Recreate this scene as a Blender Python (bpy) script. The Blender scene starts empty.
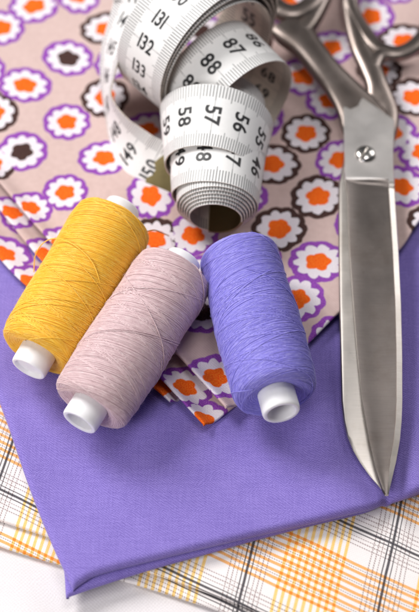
import bpy, bmesh, math, random
import numpy as np
from mathutils import Vector, noise as mnoise

# ------------------------------------------------------------------ basics
# All modelling is written in centimetres and converted to metres when a mesh is linked.
CM = 0.01
rng = np.random.default_rng(7)
random.seed(7)
scene = bpy.context.scene
COL = scene.collection
PI = math.pi

# camera (cm)
ELEV = math.radians(56.0)
DIST = 62.0
VIEWH = 20.4                      # cm seen over the picture height at the aim point
AIM = np.array([0.0, 0.0, 1.2])
CAMPOS = AIM + DIST * np.array([0, -math.cos(ELEV), math.sin(ELEV)])
FWD = np.array([0, math.cos(ELEV), -math.sin(ELEV)])
UPV = np.array([0, math.sin(ELEV), math.cos(ELEV)])

def at(px, py, z):
    """plan point at height z (cm) seen at pixel px,py of the 419x612 photograph"""
    k = VIEWH / DIST / 612.0
    d = FWD + (px - 209.5) * k * np.array([1.0, 0, 0]) + (306.0 - py) * k * UPV
    t = (z - CAMPOS[2]) / d[2]
    return CAMPOS + t * d

def at2(pts, z):
    return [tuple(at(x, y, z)[:2]) for x, y in pts]

def proj(p):
    q = np.asarray(p, float) - CAMPOS
    dz = q @ FWD
    k = VIEWH / DIST / 612.0
    return (209.5 + q[0] / dz / k, 306.0 - (q @ UPV) / dz / k)

# ------------------------------------------------------------------ object helpers
def tag(o, label=None, cat=None, group=None, kind=None):
    if label: o['label'] = label
    if cat: o['category'] = cat
    if group: o['group'] = group
    if kind: o['kind'] = kind
    return o

def empty(name, origin, label, cat, group=None):
    o = bpy.data.objects.new(name, None)
    o.empty_display_size = 0.01
    o.location = Vector([c * CM for c in origin])
    COL.objects.link(o)
    o['_org'] = [float(c) for c in origin]
    return tag(o, label, cat, group)

def obj(name, V, F, mats, parent=None, uv=None, mat_idx=None, smooth=True, uvname='UVMap'):
    """V Nx3 in world cm, F list/array of faces; uv = per-loop Mx2"""
    V = np.asarray(V, float)
    org = np.array(list(parent['_root'])) if parent is not None and '_root' in parent else (
        np.array(list(parent['_org'])) if parent is not None and '_org' in parent else np.zeros(3))
    me = bpy.data.meshes.new(name)
    Vm = (V - org) * CM
    if isinstance(F, np.ndarray):
        n, k = F.shape
        me.vertices.add(len(Vm)); me.vertices.foreach_set('co', Vm.astype(np.float32).ravel())
        me.loops.add(n * k); me.loops.foreach_set('vertex_index', F.astype(np.int32).ravel())
        me.polygons.add(n)
        me.polygons.foreach_set('loop_start', (np.arange(n) * k).astype(np.int32))
        me.polygons.foreach_set('loop_total', np.full(n, k, np.int32))
        me.update(calc_edges=True)
    else:
        me.from_pydata([tuple(v) for v in Vm], [], [tuple(int(i) for i in f) for f in F])
    if uv is not None:
        l = me.uv_layers.new(name=uvname)
        l.data.foreach_set('uv', np.asarray(uv, np.float32).ravel())
    for m in (mats if isinstance(mats, (list, tuple)) else [mats]):
        me.materials.append(m)
    if mat_idx is not None:
        me.polygons.foreach_set('material_index', np.asarray(mat_idx, np.int32))
    if smooth:
        me.polygons.foreach_set('use_smooth', np.ones(len(me.polygons), bool))
    me.validate(clean_customdata=False)
    me.update()
    o = bpy.data.objects.new(name, me)
    COL.objects.link(o)
    if parent is not None:
        o.parent = parent
        o['_root'] = [float(c) for c in org]
    return o

def grid_faces(nu, nv, close_u=False, base=0):
    iu = np.arange(nu if close_u else nu - 1)
    iv = np.arange(nv - 1)
    A, B = np.meshgrid(iu, iv, indexing='ij')
    A2 = (A + 1) % nu
    f = np.stack([A * nv + B, A2 * nv + B, A2 * nv + B + 1, A * nv + B + 1], -1).reshape(-1, 4)
    return f + base

def loop_uv(F, uvv):
    return np.asarray(uvv)[np.asarray(F).ravel()]

def catmull(pts, n):
    """smooth resample of a polyline of any dimension, uniform arc length"""
    P = np.asarray(pts, float)
    Q = np.vstack([2 * P[0] - P[1], P, 2 * P[-1] - P[-2]])
    out = []
    for i in range(1, len(Q) - 2):
        t = np.linspace(0, 1, 40, endpoint=False)[:, None]
        a, b, c, d = Q[i - 1], Q[i], Q[i + 1], Q[i + 2]
        out.append(0.5 * (2 * b + (c - a) * t + (2 * a - 5 * b + 4 * c - d) * t ** 2 + (3 * b - a - 3 * c + d) * t ** 3))
    out = np.vstack(out + [P[-1:]])
    L = np.r_[0, np.cumsum(np.linalg.norm(np.diff(out[:, :3], axis=0), axis=1))]
    s = np.linspace(0, L[-1], n)
    return np.stack([np.interp(s, L, out[:, k]) for k in range(out.shape[1])], 1)

def snoise(x, y, sc, seed=0.0):
    x = np.asarray(x, float); y = np.asarray(y, float)
    f = np.frompyfunc(lambda a, b: mnoise.noise(Vector((a * sc + seed, b * sc - seed * 1.7, seed * 0.37))), 2, 1)
    return f(x, y).astype(float)

# ------------------------------------------------------------------ node helper
class S:
    """a node socket with arithmetic"""
    def __init__(self, g, out): self.g, self.o = g, out
    def _m(self, op, b=None, c=None):
        n = self.g.nt.nodes.new('ShaderNodeMath'); n.operation = op
        for i, v in enumerate((self, b, c)):
            if v is None: continue
            if isinstance(v, S): self.g.nt.links.new(v.o, n.inputs[i])
            else: n.inputs[i].default_value = v
        return S(self.g, n.outputs[0])
    def __add__(s, b): return s._m('ADD', b)
    __radd__ = __add__
    def __sub__(s, b): return s._m('SUBTRACT', b)
    def __rsub__(s, b): return (s * -1.0) + b
    def __mul__(s, b): return s._m('MULTIPLY', b)
    __rmul__ = __mul__
    def __truediv__(s, b): return s._m('DIVIDE', b)
    def sin(s): return s._m('SINE')
    def cos(s): return s._m('COSINE')
    def abs(s): return s._m('ABSOLUTE')
    def frac(s): return s._m('FRACT')
    def floor(s): return s._m('FLOOR')
    def sqrt(s): return s._m('SQRT')
    def pow(s, b): return s._m('POWER', b)
    def atan2(s, b): return s._m('ARCTAN2', b)
    def lt(s, b): return s._m('LESS_THAN', b)
    def gt(s, b): return s._m('GREATER_THAN', b)
    def mn(s, b): return s._m('MINIMUM', b)
    def mx(s, b): return s._m('MAXIMUM', b)
    def step(s, a, b):
        """smoothstep from a to b (a<b gives 0->1; a>b gives 1->0)"""
        n = s.g.nt.nodes.new('ShaderNodeMapRange'); n.interpolation_type = 'SMOOTHSTEP'
        s.g.nt.links.new(s.o, n.inputs[0])
        if a < b:
            n.inputs[1].default_value, n.inputs[2].default_value, n.inputs[3].default_value, n.inputs[4].default_value = a, b, 0, 1
        else:
            n.inputs[1].default_value, n.inputs[2].default_value, n.inputs[3].default_value, n.inputs[4].default_value = b, a, 1, 0
        return S(s.g, n.outputs[0])

class G:
    def __init__(self, name):
        self.m = bpy.data.materials.new(name); self.m.use_nodes = True
        self.nt = self.m.node_tree
        self.b = self.nt.nodes['Principled BSDF']
    def set(self, **kw):
        names = dict(color='Base Color', rough='Roughness', metal='Metallic', spec='Specular IOR Level', sheen='Sheen Weight',
                     sheen_rough='Sheen Roughness', sss='Subsurface Weight', sss_r='Subsurface Radius', sss_s='Subsurface Scale',
                     normal='Normal', aniso='Anisotropic', alpha='Alpha', trans='Transmission Weight', coat='Coat Weight', sheen_tint='Sheen Tint',
                     tangent='Tangent', aniso_rot='Anisotropic Rotation')
        for k, v in kw.items():
            i = self.b.inputs[names[k]]
            if isinstance(v, S): self.nt.links.new(v.o, i)
            elif isinstance(v, (tuple, list)) and len(v) == 3 and i.type == 'RGBA': i.default_value = (*v, 1)
            else: i.default_value = v
        return self
    def uv(self, name='UVMap'):
        n = self.nt.nodes.new('ShaderNodeUVMap'); n.uv_map = name
        x = self.nt.nodes.new('ShaderNodeSeparateXYZ'); self.nt.links.new(n.outputs[0], x.inputs[0])
        return S(self, x.outputs[0]), S(self, x.outputs[1]), S(self, n.outputs[0])
    def objco(self):
        n = self.nt.nodes.new('ShaderNodeTexCoord'); return S(self, n.outputs['Object'])
    def attr(self, name):
        n = self.nt.nodes.new('ShaderNodeAttribute'); n.attribute_name = name
        x = self.nt.nodes.new('ShaderNodeSeparateColor'); self.nt.links.new(n.outputs['Color'], x.inputs[0])
        return [S(self, x.outputs[i]) for i in range(3)]
    def noise(self, vec, scale, detail=2.0, rough=0.5, dist=0.0):
        n = self.nt.nodes.new('ShaderNodeTexNoise')
        if vec is not None: self.nt.links.new(vec.o, n.inputs['Vector'])
        n.inputs['Scale'].default_value = scale; n.inputs['Detail'].default_value = detail
        n.inputs['Roughness'].default_value = rough; n.inputs['Distortion'].default_value = dist
        return S(self, n.outputs[0])
    def vec(self, x, y, z=0.0):
        n = self.nt.nodes.new('ShaderNodeCombineXYZ')
        for i, v in enumerate((x, y, z)):
            if isinstance(v, S): self.nt.links.new(v.o, n.inputs[i])
            else: n.inputs[i].default_value = v
        return S(self, n.outputs[0])
    def mix(self, fac, a, b, mode='MIX'):
        n = self.nt.nodes.new('ShaderNodeMix'); n.data_type = 'RGBA'; n.blend_type = mode
        for i, v in ((0, fac), (6, a), (7, b)):
            if isinstance(v, S): self.nt.links.new(v.o, n.inputs[i])
            elif isinstance(v, (tuple, list)): n.inputs[i].default_value = (*v, 1)
            else: n.inputs[i].default_value = v
        return S(self, n.outputs[2])
    def bump(self, h, dist=0.0001, strength=1.0):
        n = self.nt.nodes.new('ShaderNodeBump')
        n.inputs['Distance'].default_value = dist; n.inputs['Strength'].default_value = strength
        self.nt.links.new(h.o, n.inputs['Height'])
        return S(self, n.outputs[0])

def weave(u, v, p):
    """plain weave height field, thread pitch p (cm)"""
    a = (u * (PI / p)).sin(); b = (v * (PI / p)).sin()
    return (a * b) * 0.5 + 0.5

# ------------------------------------------------------------------ materials
def mat_solid_cloth(name, c1, c2, p, twill=True, sheen=0.25):
    g = G(name); u, v, w = g.uv()
    wob = g.noise(w, 1.1, 3) * 0.30; wob2 = g.noise(w, 4.0, 2) * 0.05
    pl = weave(u + wob, v - wob + wob2, p)
    if twill:
        h = ((u * 0.62 + v * 1.0 + wob + wob2) * (2 * PI / (p * 2.1))).sin() * 0.5 + 0.5
        hh = h * 0.4 + pl * 0.6
    else:
        hh = pl
    slub = g.noise(g.vec(u * 0.6, v * 9.0), 2.0, 3)
    slub2 = g.noise(g.vec(u * 9.0, v * 0.6), 2.0, 3)
    n = g.noise(w, 22.0, 3, 0.65)
    big = g.noise(w, 0.6, 3)
    f = hh * 0.34 + n * 0.5 + slub * 0.22 + slub2 * 0.18 + big * 0.12
    f = f.step(0.40, 0.98)
    g.set(color=g.mix(f, c1, c2), rough=0.75, spec=0.25, sheen=sheen, sheen_rough=0.4, sheen_tint=(1, 1, 1),
          normal=g.bump(hh * 0.5 + n * 0.6, 0.00010, 0.8))
    return g.m

def mat_plaid():
    g = G('plaid_cotton'); u, v, w = g.uv()
    wob = g.noise(w, 0.5, 2) * 0.10 - 0.05
    u = u + wob; v = v + wob
    white = (0.86, 0.81, 0.80)
    def family(t, per, seed):
        x = ((t / per).frac()) * per              # 0..per
        fine = lambda c, hw: (x - c).abs().step(hw + 0.018, hw - 0.012)
        blk = fine(0.47, 0.016).mx(fine(0.60, 0.038)).mx(fine(0.73, 0.013))
        brn = fine(0.06, 0.013).mx(fine(0.20, 0.015)).mx(fine(0.33, 0.010)).mx(fine(0.88, 0.012)).mx(fine(1.02, 0.016)).mx(fine(1.16, 0.012))
        k = None
        yel = None
        for c in (1.62, 1.84, 2.06, 2.28, 2.50, 2.72, 2.94, 3.16, 3.38):
            f = fine(c, 0.046); yel = f if yel is None else yel.mx(f)
        if seed == 1:
            for c in (1.95, 2.39, 2.83, 3.27): brn = brn.mx(fine(c, 0.010))
        return blk, brn, yel
    bu, nu_, yu = family(u, 4.1, 0)
    bv, nv_, yv = family(v, 3.9, 1)
    p = 0.042
    tw = ((u + v) * (2 * PI / (p * 1.6))).sin()
    q = (u * (PI / p)).sin() * (v * (PI / p)).sin()
    nn = g.noise(w, 14.0, 2)
    vis_u = (tw * 0.5 + nn).step(-0.25, 0.75) * 0.35 + 0.60
    vis_v = (tw * -0.5 + nn).step(-0.25, 0.75) * 0.35 + 0.60
    chk = q * 0.5 + 0.5
    dash_u = ((v * 1.0 + u * 0.6) * (2 * PI / 0.075)).sin().step(-0.6, 0.3) * 0.75 + 0.2; dash_v = ((u * 1.0 + v * 0.6) * (2 * PI / 0.075)).sin().step(-0.6, 0.3) * 0.75 + 0.2
    c = g.mix(yu * vis_u, white, (0.90, 0.56, 0.10))
    c = g.mix(yv * vis_v, c, (0.86, 0.36, 0.035))
    c = g.mix(yu * yv * 0.85, c, (0.86, 0.22, 0.012))
    c = g.mix((nu_ * dash_u).mx(nv_ * dash_v) * 0.85, c, (0.12, 0.035, 0.035))
    c = g.mix((bu * (vis_u * 0.5 + 0.48)).mx(bv * (vis_v * 0.5 + 0.48)), c, (0.012, 0.011, 0.022))
    wv = ((u * (2 * PI / 0.055)).sin() * 0.25 + (v * (2 * PI / 0.055)).sin() * 0.25 + 0.5) * (g.noise(w, 9.0, 2) * 0.8 + 0.3)
    c = g.mix(wv * 0.30, c, (0.62, 0.56, 0.58), 'MULTIPLY')
    n = g.noise(w, 30.0, 2)
    g.set(color=g.mix(n * 0.04, c, white), rough=0.85, spec=0.1, sheen=0.03,
          normal=g.bump(chk * 0.6 + n * 0.6, 0.0001, 0.8))
    return g.m

def mat_floral():
    g = G('floral_print'); x, y, fw = g.uv('flower'); u, v, w = g.uv()
    kind = g.attr('kind')
    nz = g.noise(w, 3.2, 3) - 0.5
    nz2 = g.noise(w, 2.9, 2, 0.5, 0.4) - 0.5
    grain = g.noise(w, 26.0, 3, 0.65)
    r = ((x * x + y * y).sqrt()) + nz * 0.16
    a = y.atan2(x) + nz2 * 0.30 + kind[2] * 6.28
    pet = (a * 5.0).sin().abs()
    r_out = pet * 0.06 + 0.94
    r_in = pet * 0.17 + 0.645
    star = (a * 2.5 + 0.7).sin().abs()
    r_c = star * 0.09 + 0.35
    e = 0.025
    def inside(lim): return (lim - r).step(-e, e)
    base_n = g.noise(w, 5.0, 4)
    ground = g.mix(base_n, (0.54, 0.385, 0.36), (0.67, 0.51, 0.48))
    viol = g.mix(grain.step(0.32, 0.68), (0.17, 0.028, 0.29), (0.36, 0.10, 0.50))
    brown = g.mix(grain.step(0.35, 0.75), (0.030, 0.013, 0.013), (0.12, 0.06, 0.05))
    white = g.mix(grain.step(0.3, 0.7), (0.70, 0.625, 0.685), (0.83, 0.775, 0.815))
    orange = g.mix(grain.step(0.36, 0.68), (0.82, 0.055, 0.002), (0.92, 0.24, 0.018))
    outl = g.mix(kind[0], viol, brown)
    cen = g.mix(kind[1], orange, brown)
    speck = grain.step(0.62, 0.74) * 0.5
    c = g.mix(inside(r_out), ground, outl)
    c = g.mix(inside(r_out) * speck, c, ground)
    c = g.mix(inside(r_in), c, white)
    c = g.mix(inside(r_c), c, cen)
    p = 0.05
    h = weave(u, v, p)
    g.set(color=c, rough=0.8, spec=0.14, sheen=0.04, sheen_rough=0.4,
          normal=g.bump(h * 0.6 + grain * 0.5, 0.0001, 0.7))
    return g.m

def mat_thread(name, dark, mid, light, rough=0.5, spec=0.45):
    g = G(name); u, v, w = g.uv()
    n = g.noise(g.vec(u * 240.0, v * 9.0, 0.0), 1.0, 1)
    tw = ((u * 46.0 + v * 31.0) * 6.283).sin() * 0.5 + 0.5
    f = n * 0.36 + v.frac() * 0.14 + tw * 0.20 + 0.27
    c = g.mix(f.step(0.25, 0.6), dark, mid)
    c = g.mix(f.step(0.6, 0.95), c, light)
    g.set(color=c, rough=rough, spec=spec, sheen=0.3, sheen_rough=0.35, sheen_tint=(1, 1, 1))
    return g.m

def mat_plain(name, c, rough=0.5, metal=0.0, spec=0.5, **kw):
    g = G(name); g.set(color=c, rough=rough, metal=metal, spec=spec, **kw)
    return g.m

def mat_core():
    g = G('white_plastic')
    n = g.noise(g.objco(), 500.0, 2)
    g.set(color=g.mix(n, (0.80, 0.79, 0.81), (0.86, 0.855, 0.87)), rough=0.42, spec=0.4, sss=0.25, sss_r=(1, 1, 1), sss_s=0.002)
    return g.m

def mat_tape(nm='tape_print', c1=(0.80, 0.79, 0.785), c2=(0.87, 0.86, 0.855)):
    g = G(nm); s, w, uvv = g.uv()
    mm = ((s * 10.0 + 0.5).frac() - 0.5).abs()
    cmf = ((s + 0.5).frac() - 0.5).abs()
    hf = ((s * 2.0 + 0.5).frac() - 0.5).abs()
    d = w.mn(2.2 - w)                       # distance from the nearer edge
    edge = d.lt(0.44)
    tick = mm.step(0.22, 0.12) * edge * d.gt(0.015)
    half = hf.step(0.035, 0.02) * d.lt(0.56)
    line = (cmf + 0.5 - 0.5).step(0.020, 0.010) * 0.55
    ink = tick.mx(half).mx(line)
    n = g.noise(uvv, 9.0, 3)
    n2 = g.noise(g.vec(s * 30.0, w * 3.0), 1.0, 2)
    white = g.mix(n, c1, c2)
    c = g.mix(ink * 0.80, white, (0.05, 0.05, 0.055))
    g.set(color=c, rough=0.42, spec=0.4, normal=g.bump(n2 * 0.6 + n * 0.4, 0.00006, 0.6))
    return g.m

def mat_steel(name, c, rough, brush, along='x', aniso=0.0):
    g = G(name); co = g.objco()
    sep = g.nt.nodes.new('ShaderNodeSeparateXYZ'); g.nt.links.new(co.o, sep.inputs[0])
    X, Y, Z = [S(g, sep.outputs[i]) for i in range(3)]
    # fine grinding lines
    if along == 'x':      # lines run across the blade
        st = g.noise(g.vec(X * 150.0, Y * 5200.0, Z * 150.0), 1.0, 3)
    else:
        st = g.noise(g.vec(X * 5200.0, Y * 120.0, Z * 150.0), 1.0, 3)
    cl = g.noise(co, 90.0, 4, 0.6)
    sp = g.noise(co, 650.0, 4, 0.75).step(0.64, 0.74); sm = g.noise(co, 60.0, 5, 0.7).step(0.45, 0.75)
    f = st * brush + cl * 0.5
    col = g.mix(f.step(0.2, 0.9), tuple(k * 0.78 for k in c), c)
    col = g.mix(sm * 0.35, col, (c[0] * 0.62, c[1] * 0.55, c[2] * 0.48))
    col = g.mix(sp * 0.45, col, tuple(k * 0.35 for k in c))
    g.set(color=col, metal=1.0, rough=cl * 0.18 + (rough - 0.09), normal=g.bump(st * brush + cl * 0.15, 0.00003, 0.5))
    return g.m

M = {}
M['violet'] = mat_solid_cloth('violet_cotton', (0.130, 0.088, 0.37), (0.320, 0.248, 0.66), 0.040)
M['table'] = mat_solid_cloth('white_linen', (0.68, 0.64, 0.655), (0.77, 0.735, 0.75), 0.06, twill=False, sheen=0.1)
M['plaid'] = mat_plaid()
M['floral'] = mat_floral()
M['yellow'] = mat_thread('yellow_thread', (0.80, 0.36, 0.012), (0.92, 0.52, 0.04), (0.95, 0.68, 0.14))
M['lilac'] = mat_thread('lilac_thread', (0.48, 0.31, 0.335), (0.66, 0.485, 0.505), (0.80, 0.655, 0.66))
M['blue'] = mat_thread('violet_thread', (0.15, 0.125, 0.50), (0.265, 0.235, 0.71), (0.45, 0.41, 0.85))
M['core'] = mat_core()
M['tape'] = mat_tape()
M['tape_back'] = mat_tape('tape_back', (0.52, 0.44, 0.37), (0.60, 0.52, 0.45))
M['ink'] = mat_plain('tape_ink', (0.018, 0.018, 0.02), 0.5)
M['brass'] = mat_steel('dull_brass', (0.36, 0.29, 0.14), 0.38, 0.3)
M['steel'] = mat_steel('satin_steel', (0.74, 0.70, 0.68), 0.43, 0.25)
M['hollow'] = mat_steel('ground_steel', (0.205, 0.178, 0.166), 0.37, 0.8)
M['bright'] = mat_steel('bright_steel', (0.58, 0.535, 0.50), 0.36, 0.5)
M['side_shade'] = mat_steel('shade_dark_steel', (0.13, 0.11, 0.10), 0.5, 0.2)  # shade along the blade side walls, put into a darker steel colour
M['handle'] = mat_steel('worn_nickel', (0.33, 0.275, 0.25), 0.34, 0.2)
M['screw'] = mat_plain('polished_steel', (0.72, 0.69, 0.66), 0.2, 1.0)
M['orange_end'] = mat_plain('amber_thread', (0.62, 0.24, 0.02), 0.5)

# ------------------------------------------------------------------ cloth sheets
class Curve2:
    def __init__(self, pts, n=160):
        P = np.array(pts, float)
        self.P = catmull(P, n) if len(P) > 2 else np.stack([np.linspace(P[0][k], P[1][k], n) for k in range(2)], 1)
        self.len = np.linalg.norm(np.diff(self.P, axis=0), axis=1).sum()
        self.t = np.linspace(0, 1, n)
    def __call__(self, t):
        t = np.asarray(t, float)
        x = np.stack([np.interp(t, self.t, self.P[:, k]) for k in range(2)], -1)
        lo = np.minimum(t, 0)[..., None]; hi = np.maximum(t - 1, 0)[..., None]
        d0 = (self.P[3] - self.P[0]) / (self.t[3]); d1 = (self.P[-1] - self.P[-4]) / (self.t[3])
        return x + lo * d0 + hi * d1

def sheet(F, B, L, R, ztop, rad, roll, step=0.12, zfun=None, ridge=0.0, rw=0.35, sink=0.0):
    """Coons patch with its edges rolled under. F front (left->right), B back, L left (front->back), R right.
    roll = flags (left, right, front, back). Returns V, faces, unrolled plan position per vertex."""
    F, B, L, R = [Curve2(c) for c in (F, B, L, R)]
    def axis(length, r0, r1):
        n = max(8, int(length / step))
        e = np.linspace(rad if r0 else 0, length - (rad if r1 else 0), n) 
        inset = list(e); drop = [0.0] * n; unr = list(e)
        if r0:
            ph = np.linspace(PI, 0, 9)[:-1]
            inset = [rad - rad * math.sin(p) for p in ph] + inset
            drop = [rad * (1 - math.cos(p)) for p in ph] + drop
            unr = [rad - rad * p for p in ph] + unr
        if r1:
            ph = np.linspace(0, PI, 9)[1:]
            inset += [length - rad + rad * math.sin(p) for p in ph]
            drop += [rad * (1 - math.cos(p)) for p in ph]
            unr += [length - rad + rad * p for p in ph]
        return np.array(inset) / length, np.array(drop), np.array(unr) / length
    Lu = (F.len + B.len) / 2; Lv = (L.len + R.len) / 2
    ui, ud, uu = axis(Lu, roll[0], roll[1]); vi, vd, vu = axis(Lv, roll[2], roll[3])
    c00, c10, c01, c11 = F(0.0), F(1.0), B(0.0), B(1.0)
    def coons(u, v):
        U, Vv = np.meshgrid(u, v, indexing='ij'); U1 = U[..., None]; V1 = Vv[..., None]
        f, b = F(u)[:, None, :], B(u)[:, None, :]; l, r = L(v)[None], R(v)[None]
        return (1 - V1) * f + V1 * b + (1 - U1) * l + U1 * r - ((1 - U1) * (1 - V1) * c00 + U1 * (1 - V1) * c10 + (1 - U1) * V1 * c01 + U1 * V1 * c11)
    XY = coons(ui, vi); UN = coons(uu, vu)
    D = 2 * rad * (1 - (1 - ud[:, None] / (2 * rad)) * (1 - vd[None, :] / (2 * rad)))
    Z = ztop - D + ridge * np.exp(-(np.clip(ui * Lu, 0, None) / rw) ** 2)[:, None] - sink * (1 - np.exp(-(np.clip(ui * Lu, 0, None) / 0.55) ** 2))[:, None]
    if zfun is not None: Z = Z + zfun(XY[..., 0], XY[..., 1])
    V = np.concatenate([XY, Z[..., None]], -1).reshape(-1, 3)
    f = grid_faces(len(ui), len(vi))
    return V, f, UN.reshape(-1, 2)

def merge(parts):
    Vs, Fs, Us, b = [], [], [], 0
    for V, F, U in parts:
        Vs.append(V); Fs.append(F + b); Us.append(U); b += len(V)
    return np.vstack(Vs), np.vstack(Fs), np.vstack(Us)

# heights (cm)
Z_PL, Z_PU = 0.18, 0.40
Z_VL, Z_VU = 0.70, 1.02
Z_F2, Z_F1, Z_F0 = 1.16, 1.30, 1.47

def und(x, y):
    """shared slow undulation of the stack of cloth"""
    fade = np.clip((y + 8.5) / 3.0, 0.15, 1.0)
    return fade * (0.07 * snoise(x, y, 0.22, 3.1) + 0.03 * snoise(x, y, 0.55, 9.4))

TIP = at(387, 494, 1.15)
def dent(x, y):
    d2 = (x - TIP[0]) ** 2 + (y - TIP[1]) ** 2
    # the cloth is pressed down along the blades, swells beside them and creases towards the edge in front of the points
    xl = TIP[0] - 0.55 - 0.12 * np.clip(y - TIP[1], 0, 6)
    run = np.clip((y - TIP[1] + 0.3) / 0.8, 0, 1) * np.clip((TIP[1] + 5.5 - y) / 2.5, 0, 1)
    trough = -0.10 * np.exp(-((x - xl - 0.35) / 0.8) ** 2) * run
    swell = 0.13 * np.exp(-((x - xl + 1.15) / 0.55) ** 2) * run + 0.10 * np.exp(-((x - TIP[0] - 0.85) / 0.4) ** 2) * run
    bulge = 0.16 * np.exp(-((x - TIP[0] + 1.3) / 0.9) ** 2 - ((y - TIP[1] + 0.15) / 0.8) ** 2)
    cre = np.exp(-((x - (TIP[0] + 0.03 + 0.10 * (TIP[1] - y))) / 0.13) ** 2) * np.clip((TIP[1] + 0.35 - y) / 0.5, 0, 1)
    return -0.10 * np.exp(-d2 / 0.35) - 0.17 * cre + trough + swell + bulge

# ---- table
def build_table():
    n = 90
    xs = np.linspace(-26, 26, n); ys = np.linspace(-24, 30, n)
    X, Y = np.meshgrid(xs, ys, indexing='ij')
    Z = 0.03 * snoise(X, Y, 0.2, 1.0) - 0.03
    V = np.stack([X, Y, Z], -1).reshape(-1, 3)
    f = grid_faces(n, n)
    o = obj('tabletop', V, f, M['table'], uv=loop_uv(f, V[:, :2]))
    tag(o, 'white cloth covered tabletop under the fabrics', 'table', kind='structure')

# ---- plaid
def plaid_uv(P):
    # the checks run askew to the table and the cloth is pulled slightly off square
    d1 = np.array([math.cos(math.radians(76)), math.sin(math.radians(76))])
    d2 = np.array([math.cos(math.radians(-27.5)), math.sin(math.radians(-27.5))])
    o = at(262, 515, Z_PU)[:2]
    A = np.linalg.inv(np.stack([d2, d1], 1))
    return (P - o) @ A.T * 0.95 + np.array([0.62 + 41, 0.55 + 39 - 0.90])

def build_plaid():
    root = empty('plaid_fabric', at(209, 560, 0.0) , 'white plaid fabric with yellow, brown and black checks under the violet fabric', 'fabric')
    def part(front, z, nm, lift):
        f = at2(front, z - 0.08)
        l0 = (f[0][0] - 0.0, f[0][1]); r0 = f[-1]
        B = [(-14.5, 2.0), (13.0, 3.0)]
        V, F, U = sheet(f, B, [l0, B[0]], [r0, B[1]], z, 0.09, (0, 0, 1, 0), 0.15,
                        lambda x, y: 0.03 * snoise(x, y, 0.35, 5.0 + lift) + 0.02 * snoise(x, y, 1.0, 2.0 + lift))
        o = obj(nm, V, F, M['plaid'], root, uv=loop_uv(F, plaid_uv(U) + np.array([lift * 0.0, lift * 0.1])))
    part([(-150, 478), (-60, 500), (0, 521), (60, 541), (130, 566), (205, 592), (300, 628), (420, 672), (520, 705)], Z_PU, 'upper_layer', 0)
    part([(-150, 506), (-60, 528), (0, 547), (60, 565), (130, 583), (215, 610), (300, 640), (420, 690), (520, 722)], Z_PL, 'lower_layer', 1)

# ---- violet
def build_violet():
    root = empty('violet_fabric', at(150, 560, Z_PU), 'folded plain violet cotton fabric lying between the floral and the plaid cloth', 'fabric')
    zu = lambda x, y: und(x, y) + dent(x, y)
    def part(front, left, z, rad, nm, zf):
        f = at2(front, z - rad); l = [f[0]] + at2(left, z - rad)
        r0 = f[-1]; B0 = l[-1]; B1 = (13.5, 13.0)
        V, F, U = sheet(f, [B0, B1], l, [r0, B1], z, rad, (1, 0, 1, 0), 0.11, zf)
        obj(nm, V, F, M['violet'], root, uv=loop_uv(F, U))
    part([(73, 590), (84, 582), (100, 574), (150, 561), (200, 549), (260, 535), (310, 524), (345, 517), (368, 511), (386, 503), (404, 499), (430, 490), (520, 462)],
         [(52, 545), (30, 490), (5, 418), (-25, 340), (-70, 230), (-110, 100)], Z_VU, 0.20, 'upper_layer', zu)
    part([(66, 598), (80, 593), (100, 586), (150, 570), (200, 556), (260, 539), (310, 526), (345, 518), (368, 512), (386, 504), (404, 500), (430, 491), (520, 463)],
         [(62, 560), (44, 500), (20, 430), (-10, 350), (-60, 235), (-100, 100)], Z_VL - 0.02, 0.13, 'lower_layer', lambda x, y: und(x, y))

# ---- floral
FL_MAIN = [ # px, py, outline brown?, centre brown?
    (2, 28, 0, 0), (34, 6, 0, 0), (68, 57, 0, 1), (25, 85, 0, 0), (67, 122, 0, 0), (22, 152, 0, 1), (105, 97, 1, 0), (104, 158, 0, 0),
    (65, 192, 0, 0, .86), (151, 197, 0, 0), (193, 236, 0, 0), (78, -6, 0, 0), (147, 131, 0, 0), (-6, 113, 1, 0), (-8, 166, 1, 0), (106, 28, 1, 0),
    (304, 76, 0, 0), (272, 163, 1, 0), (306, 133, 1, 0), (318, 196, 1, 0), (279, 229, 1, 0), (318, 262, 0, 0), (297, 299, 0, 0),
    (331, 48, 0, 0), (287, 4, 0, 0), (371, 16, 0, 0), (404, 40, 1, 0), (414, 97, 1, 0), (391, 132, 0, 0), (402, 186, 0, 0), (423, 152, 0, 0),
    (340, 160, 0, 0), (240, 196, 0, 0), (256, -4, 1, 0), (395, -14, 0, 0), (330, 100, 0, 0), (203, 312, 0, 1), (215, 378, 0, 0), (31, 209, 0, 0, .84),
    (60, 246, 0, 0, .85), (360, 225, 0, 0), (334, 340, 0, 0), (200, 170, 1, 0), (255, 262, 0, 0), (155, 240, 1, 0), (210, 275, 0, 0)]
FL_B1 = [(12, 214, 0, 0, .9), (46, 256, 0, 0, .9), (185, 386, 0, 0), (204, 422, 0, 0)]
FL_B2 = [(4, 256, 0, 0), (30, 285, 0, 0), (160, 388, 0, 0)]

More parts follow.
